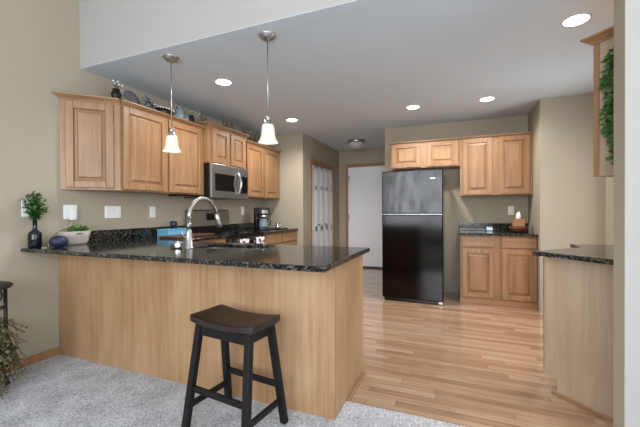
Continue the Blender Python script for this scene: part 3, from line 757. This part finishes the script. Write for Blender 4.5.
MB().box(.0095, .045, .075, .125, 1.118, 1.205).build('body', M['white_plastic'], pg, world=True, bevel=.006)
pts = [(.022, .10, 1.118), (.018, .09, 1.07), (.014, .0, 1.04), (.014, -.07, .99), (.05, -.10, .93), (.10, -.12, .918), (.14, -.17, .918), (.19, -.19, .918), (.17, -.21, .918), (.12, -.16, .918)]
MB().tube(pts, .003, 8).build('cord', M['cordm'], pg, world=True)

# ------------------------------------------------------------------ things on the peninsula
bx, by = .056, -.192
bt = thing('bottle_vase', 'dark navy glass bottle vase at the wall end of the counter', 'vase', (bx, by, CT))
MB().lathe([(.004, .002), (.04, .001), (.043, .008), (.043, .098), (.039, .115), (.022, .130), (.015, .142), (.0145, .212), (.017, .214), (.017, .225), (.012, .225), (.011, .14)], n=32, caps=True).build('body', M['navyglass'], bt)
mb_s = MB(); mb_l = MB(); top = Vector((bx, by, CT+.222))
for i in range(26):
    a = random.uniform(0, 6.28); sp = random.uniform(.0, .105)
    endp = top+Vector((max(-.03, sp*math.cos(a)), sp*math.sin(a), random.uniform(.02, .19)*(1-sp*2.2)+.025))
    mid = (top+endp)/2+Vector((0, 0, .02))
    mb_s.tube([top-Vector((0, 0, .12)), top, mid, endp], .0017, 6)
    for k in range(15):
        t = k/14; p = top.lerp(mid, t*2) if t < .5 else mid.lerp(endp, t*2-1)
        d = Vector((random.gauss(0, 1), random.gauss(0, 1), random.uniform(-.2, .9)))
        if p.x < .035: d.x = abs(d.x)
        mb_l.leaf(p, d, (random.gauss(0, .5), random.gauss(0, .5), 1), random.uniform(.028, .046), random.uniform(.018, .026))
sg = thing('greenery_sprig', 'bushy green artificial sprig standing in the navy bottle vase', 'plant', (bx, by, CT+.14))
mb_s.build('stems', M['stem'], sg, world=True); mb_l.build('leaves', M['leaf'], sg, world=True)
eg = thing('egg_ornament', 'navy egg-shaped object lying on the counter between bottle and planter', 'ornament', (.195, -.108, CT))
MB().lathe([(.02, .001), (.042, .008), (.058, .028), (.062, .044), (.057, .062), (.042, .079), (.02, .088), (.004, .090)], n=32).build('body', M['egg'], eg)
px_, py_ = .10, .07
pl = thing('planter_bowl', 'whitewashed oblong planter bowl on the counter against the wall', 'planter', (px_, py_, CT))
mb = MB(); rings = []
for (s, z) in ((.72, .001), (.8, .02), (.92, .07), (1.0, .112), (.94, .112), (.88, .095)):
    sq = lambda v: math.copysign(abs(v)**.55, v)
    rings.append([mb.bm.verts.new((.066*s*sq(math.cos(q)), .114*s*sq(math.sin(q)), z)) for q in [2*math.pi*k/36 for k in range(36)]])
for A, B in zip(rings, rings[1:]):
    for k in range(36): f = mb.bm.faces.new((A[k], A[(k+1) % 36], B[(k+1) % 36], B[k])); f.smooth = True
mb.bm.faces.new(rings[0]); mb.build('bowl', M['stone'], pl)
mb = MB(); mb.lathe([(.05, .088), (.05, .096)]); 
for v in mb.bm.verts: v.co.x *= 1.3; v.co.y *= 2.2
mb.build('soil', M['soil'], pl)
sc_ = thing('succulent', 'low green leafy plant growing in the whitewashed planter', 'plant', (px_, py_, CT+.095))
mb = MB()
for i in range(150):
    p = Vector((random.uniform(-.045, .045), random.uniform(-.035, .10), .1)); h = random.uniform(.01, .13)*(1-abs(p.y-.03)/.14)
    mb.leaf((p.x, p.y, .004+h*.4), (random.gauss(0, .7), random.gauss(0, .7), random.uniform(.2, 1.3)), (random.gauss(0, .5), random.gauss(0, .5), 1), random.uniform(.03, .048), .013)
mb.build('leaves', M['leaf_light'], sc_)
mb = MB()
for i in range(8): mb.tube([(random.uniform(-.03, .03), -.03+.014*i, -.0), (random.uniform(-.04, .04), -.04+.017*i, .035)], .0025, 6)
mb.build('stems', M['stem'], sc_)

# ------------------------------------------------------------------ left run clutter
bb = thing('storage_bin', 'light blue plastic bin on the back counter against the granite backsplash', 'bin', (.13, 1.06, CT))
mb = MB(); mb.box(.06, .22, .94, 1.245, CT+.001, CT+.006)
for q in ((.06, .065, .94, 1.245), (.215, .22, .94, 1.245), (.065, .215, .94, .945), (.065, .215, 1.24, 1.245)): mb.box(*q, CT+.006, CT+.072)
mb.build('tub', M['lblue'], bb, world=True, bevel=.002)
mb = MB(); mb.box(.054, .226, .934, 1.251, CT+.0725, CT+.082); mb.build('lid', M['lblue'], bb, world=True, bevel=.003)
nv = thing('canister', 'small navy canister standing on the light blue bin', 'canister', (.11, 1.12, CT+.0825))
MB().lathe([(.036, .0), (.036, .065), (.034, .068)], n=28).build('body', M['navy'], nv)
MB().lathe([(.037, .0685), (.037, .08), (.012, .083)], n=28).build('lid', M['egg'], nv)
cb = MB().box(.26, .50, .78, 1.33, CT+.001, CT+.022).build('cutting_board', M['dkwood'], bevel=.005)
tag(cb, 'reddish brown wooden board lying flat on the counter left of the range', 'cutting board')

# coffee maker and neighbours
CZ = .898
cm = thing('coffee_maker', 'black drip coffee maker with glass carafe beside the range', 'coffee maker', (.30, 2.66, CZ), R(60))
MB().box(-.085, .085, -.11, .11, .001, .035).build('base', M['blackplastic'], cm, bevel=.006)
MB().box(-.085, .085, .02, .11, .0355, .34).build('reservoir', M['blackplastic'], cm, bevel=.008)
MB().box(-.083, .083, -.10, .0195, .235, .335).build('brew_head', M['blackplastic'], cm, bevel=.01)
MB().lathe([(.056, .232), (.058, .2), (.05, .19)], (0, -.045, 0), 24).build('filter_ring', M['chrome'], cm)
cf = MB().lathe([(.045, .037), (.058, .05), (.062, .09), (.052, .14), (.042, .165), (.045, .172)], (0, -.045, 0), 28).build('carafe', M['clear'], cm)
MB().tube([(.045, -.06, .165), (.085, -.085, .165), (.098, -.095, .14), (.09, -.09, .08), (.06, -.07, .07)], .009, 10).build('carafe_handle', M['blackplastic'], cf)
MB().box(-.05, .05, -.1015, -.1, .25, .30).build('front_badge', M['chrome'], cm)
ty = MB(); ty.slab([(.16, .52, 2.80, 3.10)], CZ+.001, CZ+.012); o = ty.build('serving_tray', M['blackplastic'], bevel=.003)
tag(o, 'flat black tray on the counter right of the coffee maker', 'tray')
mg = thing('mug', 'small shiny metal mug on the black tray', 'mug', (.42, 2.93, CZ+.0125))
MB().lathe([(.032, .001), (.036, .01), (.036, .085), (.033, .085), (.033, .012)], n=28).build('cup', M['chrome'], mg)
MB().tube([(.034, 0, .07), (.058, 0, .066), (.06, 0, .035), (.034, 0, .02)], .005, 8).build('handle', M['chrome'], mg)

# ------------------------------------------------------------------ hutch counter
tb = thing('tissue_box', 'tan tissue box with white tissue, resting on the brown basket', 'tissue box', (3.76, 3.10, HC+.075))
MB().box(-.065, .065, -.06, .06, .001, .095).build('cover', M['tanbox'], tb, bevel=.004)
mb = MB()
for i in range(5):
    a = i*1.25; mb.lathe([(.018, .09), (.026, .105), (.019, .14), (.012, .165), (.003, .19-.008*i)], (.008*math.cos(a), .008*math.sin(a), 0), 7, caps=True)
mb.build('tissue', M['paper'], tb)
bk = MB().lathe([(.05, .001), (.085, .02), (.10, .05), (.105, .074), (.097, .074), (.08, .03)], (3.76, 3.10, HC), 32).build('basket', M['basket'])
tag(bk, 'low dark brown round basket on the hutch counter under the tissue box', 'basket')
cd = thing('storage_box', 'small pale blue box on the hutch counter before the backsplash', 'box', (3.455, 3.36, HC))
MB().box(-.04, .04, -.02, .02, .001, .058).build('box', M['lblue'], cd, bevel=.003)
MB().box(-.035, .035, -.0215, -.02, .012, .046).build('label_patch', M['white_plastic'], cd)

# ------------------------------------------------------------------ above-cabinet decorations
def beads(pts, r, mat, parent):
    """one mesh per bead, centred in the local frame of its thing"""
    me = None
    for p in pts:
        if me is None:
            b = MB(); b.ball((0, 0, 0), 1, u=8, v=6); o = b.build('bead', M[mat], parent); me = o.data
        else:
            o = bpy.data.objects.new('bead', me); C.objects.link(o); o.parent = parent
        q = random.uniform(*r) if isinstance(r, tuple) else r
        o.location = p; o.scale = (q, q, q)

Z1 = 2.134+.055
def twig(mb, p, q, r=.002):
    p, q = Vector(p), Vector(q); m = (p+q)/2+Vector((random.uniform(-.01, .01), random.uniform(-.015, .015), .01)); mb.tube([p, m, q], r, 6)
DT = 2.1345
def urn(x, y, z, label, s=1.0, sprigs=6):
    t = thing('bronze_urn', label, 'ornament', (x, y, z), 0, 'dark urns on the wall cabinets')
    MB().lathe([(.03*s, .001), (.036*s, .012), (.016*s, .03), (.03*s, .06), (.038*s, .095), (.024*s, .12), (.03*s, .135), (.02*s, .135), (.016*s, .12)], n=24).build('body', M['bronze'], t)
    st_ = MB(); be = []
    for i in range(sprigs):
        e = (random.uniform(-.03, .05), random.uniform(-.09, .09), random.uniform(.15, .23))
        twig(st_, (0, 0, .11*s), e); be.append(e)
    b_ = st_.build('twigs', M['bronze'], t); beads(be, .008, 'paper', b_)
urn(.245, .345, DT, 'dark bronze urn with beaded twigs on the angled end cabinet', 1.15)
urn(.25, 1.255, DT, 'dark bronze urn with beaded twigs just left of the raised microwave cabinet', 1.0, 5)
dp = thing('pewter_plate', 'round pewter plate leaning behind the urn on the left wall cabinets', 'plate', (.22, .50, DT))
mm = Matrix.Translation((.23, .50, DT+.088)) @ Matrix.Rotation(R(-14), 4, 'Y') @ Matrix.Rotation(R(90), 4, 'Y')
mb = MB(); mb.lathe([(.055, 0), (.06, .004), (.086, .012), (.086, .016), (.058, .009), (.002, .008)], n=32)
bmesh.ops.transform(mb.bm, matrix=mm, verts=mb.bm.verts[:]); mb.build('disc', M['silver'], dp, world=True)
gl = thing('bead_garland', 'garland of silvery beads and wire lying along the wide wall cabinet top', 'garland', (.2, .67, DT))
mb = MB(); pts = []
for i in range(60):
    p = (.275+.03*math.sin(i*.9), .612+.12*i/60, DT+.02+abs(.15*math.sin(i*1.7))*(1.1-i/100)); pts.append(p)
mb.tube(pts, .0016, 5); mb.build('wire', M['silver'], gl, world=True); beads([Vector(p)-gl.location for p in pts], (.006, .012), 'silver', gl)
dk = thing('oval_tray', 'dark oval tray edged with white beads on the wide wall cabinet', 'tray', (.25, .875, DT))
mb = MB(); mb.lathe([(.035, .001), (.05, .04), (.066, .098), (.060, .098), (.045, .04)], n=32)
for v in mb.bm.verts: v.co.y *= 1.8
mb.build('dish', M['bronze'], dk)
beads([(.064*math.cos(math.pi*k/11), .115*math.sin(math.pi*k/11), .102) for k in range(22)], .0085, 'paper', dk)
for (y, s, lb) in ((1.06, 1.35, 'pale glass jar on the wide wall cabinet, right of the dark oval tray'), (1.15, 1.0, 'smaller pale glass jar on the wide wall cabinet, left of a dark urn')):
    j = thing('glass_jar', lb, 'jar', (.27, y, DT), 0, 'glass jars on the wall cabinets')
    MB().lathe([(.03*s, .001), (.036*s, .01), (.036*s, .09*s), (.026*s, .105*s), (.028*s, .12*s)], n=24).build('body', M['clear'], j)
    MB().lathe([(.029*s, .121*s), (.029*s, .132*s), (.008*s, .145*s)], n=24).build('lid', M['silver'], j)
DM = 2.1855
def sprig(x, y, z, label, n, sx, sy, h, mat='leaf_olive', beaded=True):
    t = thing('dried_sprig', label, 'plant', (x, y, z), 0, 'dried sprigs on the wall cabinets')
    s_ = MB(); l_ = MB(); b_ = []
    for i in range(n):
        e = Vector((random.uniform(-sx, sx), random.uniform(-sy, sy), random.uniform(.3, 1)*h)); p = Vector((e.x*.4, e.y*.5, .004))
        twig(s_, p, e)
        for k in range(4):
            q = p.lerp(e, .4+.15*k); l_.leaf(q, (random.gauss(0, 1), random.gauss(0, 1), .4), (0, 0, 1), .03, .013)
        b_.append(e)
    st_ = s_.build('twigs', M['stem'], t); l_.build('leaves', M[mat], t)
    if beaded: beads(b_, .0085, 'silver', st_)
sprig(.25, 1.46, DM, 'dark dried sprig at the near end of the raised microwave cabinet', 8, .05, .06, .2, beaded=False)
sprig(.31, 1.84, DM, 'dried sprig with silver beads midway on the raised microwave cabinet', 22, .05, .16, .21)
sprig(.27, 2.42, 2.1455, 'dense beaded sprig on the wall cabinet above the coffee maker', 40, .06, .2, .25)

# ------------------------------------------------------------------ ivy on the right cabinet end
iv = thing('ivy_garland', 'green ivy garland hanging down the end of the right wall cabinet', 'plant', (3.93, .47, 1.45))
ms = MB(); ml = MB()
def on_end(t, out, z):   # t along the end panel from its front edge, out from it
    p = Vector((3.779, .632))+Vector((.7071, -.7071))*t+Vector((-.7071, -.7071))*out
    return Vector((p.x, p.y, z))
for i in range(10):
    t0 = .082+.012*i+random.uniform(-.008, .008); zt = 2.075-random.uniform(0, .04)-(.05 if i < 3 else 0); zb = 1.50+random.uniform(-.05, .18) - .02*i*.3
    pts = [on_end(t0+.012*math.sin(k*1.3+i), .035+.008*math.sin(k+i), zt+(zb-zt)*k/10) for k in range(11)]
    ms.tube(pts, .0018, 5)
    for k in range(60):
        q = random.uniform(0, 10); a = int(min(9, q)); p = pts[a].lerp(pts[a+1], q-a)
        d = Vector((random.gauss(-.5, .6), random.gauss(-.5, .6), random.uniform(-1, .3)))
        ml.leaf(p+Vector((-.012, -.012, 0)), d, (-1+random.gauss(0, .4), -1+random.gauss(0, .4), random.gauss(.3, .4)), random.uniform(.024, .038), random.uniform(.018, .026))
for v in ml.bm.verts:
    dd = (v.co.x-3.779+v.co.y-.632)/1.41421
    if dd > -.008: v.co.x -= (dd+.008)*.7071; v.co.y -= (dd+.008)*.7071
ms.build('stems', M['stem'], iv, world=True); ml.build('leaves', M['leaf_ivy'], iv, world=True)

# ------------------------------------------------------------------ plant stand and fern
sx, sy = .225, -.63
ps = thing('plant_stand', 'black wrought-iron plant stand on the carpet by the left wall', 'plant stand', (sx, sy, .015))
MB().lathe([(.19, .682), (.197, .69), (.192, .70), (.002, .70)], n=40).build('top', M['iron'], ps)
for k in range(4):
    a = R(90+90*k); c, s_ = math.cos(a)*.172, math.sin(a)*.172
    MB().tube([(c, s_, .682), (c, s_, .3), (c, s_, .03), (c*1.06, s_*1.06, .008)], [.011, .011, .011, .013], 10).build('leg', M['iron'], ps)
    a2 = R(90+90*(k+1)); q = Vector((math.cos(a2)*.172, math.sin(a2)*.172)); p = Vector((c, s_))
    pts = []
    for i in range(30):
        u = i/29*4.2*math.pi/2; rr = .055*(1-.22*u/6.6); m_ = p.lerp(q, .28)
        dirv = (q-p).normalized(); off = dirv*(rr*math.cos(u)); pts.append((m_.x+off.x, m_.y+off.y, .61+rr*1.15*math.sin(u)))
    MB().tube(pts, .006, 7).build('scroll', M['iron'], ps)
    m2 = [((p.lerp(q, t)).x, (p.lerp(q, t)).y, .535) for t in (0, .5, 1)]
    MB().tube(m2, .006, 7).build('rail', M['iron'], ps)
MB().lathe([(.002, .15), (.158, .15), (.161, .156), (.158, .162), (.002, .162)], n=36).build('shelf', M['iron'], ps)
fp = thing('fern_pot', 'grey-brown pot on the lower shelf of the plant stand, hidden by fern fronds', 'pot', (sx, sy, .1775))
MB().lathe([(.06, .001), (.085, .12), (.092, .122), (.092, .14), (.083, .14), (.08, .12)], n=28).build('pot', M['terracotta'], fp)
fn = thing('potted_fern', 'olive drooping fern spilling out of the black plant stand', 'plant', (sx, sy, .36))
ms = MB(); ml = MB()
for i in range(150):
    a = random.uniform(0, 2*math.pi) if i < 30 else random.uniform(R(15), R(115)); L_ = random.uniform(.12, .27)
    if math.cos(a)*L_ < -.19: L_ = .19/abs(math.cos(a))
    h0 = random.uniform(.0, .16); drop = random.uniform(.15, .75)*(1.3-2.4*L_)
    P = [Vector((L_*t*math.cos(a), L_*t*math.sin(a), h0*math.sin(min(1, t*1.6)*math.pi*.6)-drop*max(0, t-.3)**1.3)) for t in [k/14 for k in range(15)]]
    ms.tube(P, .0016, 5)
    for k in range(1, 15):
        d = (P[k]-P[k-1]).normalized()
        for e in (0, .35, .7):
            pp = P[k-1].lerp(P[k], e)
            ml.leaf(pp, d*.5+Vector((random.gauss(0, .8), random.gauss(0, .8), random.gauss(0, .6))), (0, 0, 1), random.uniform(.016, .03), .012)
for m_ in (ms, ml):
    for v in m_.bm.verts:
        v.co.x = max(v.co.x, -sx+.02); v.co.z = max(v.co.z, -.338)
ms.build('stems', M['stem'], fn); ml.build('leaves', M['leaf_olive'], fn)
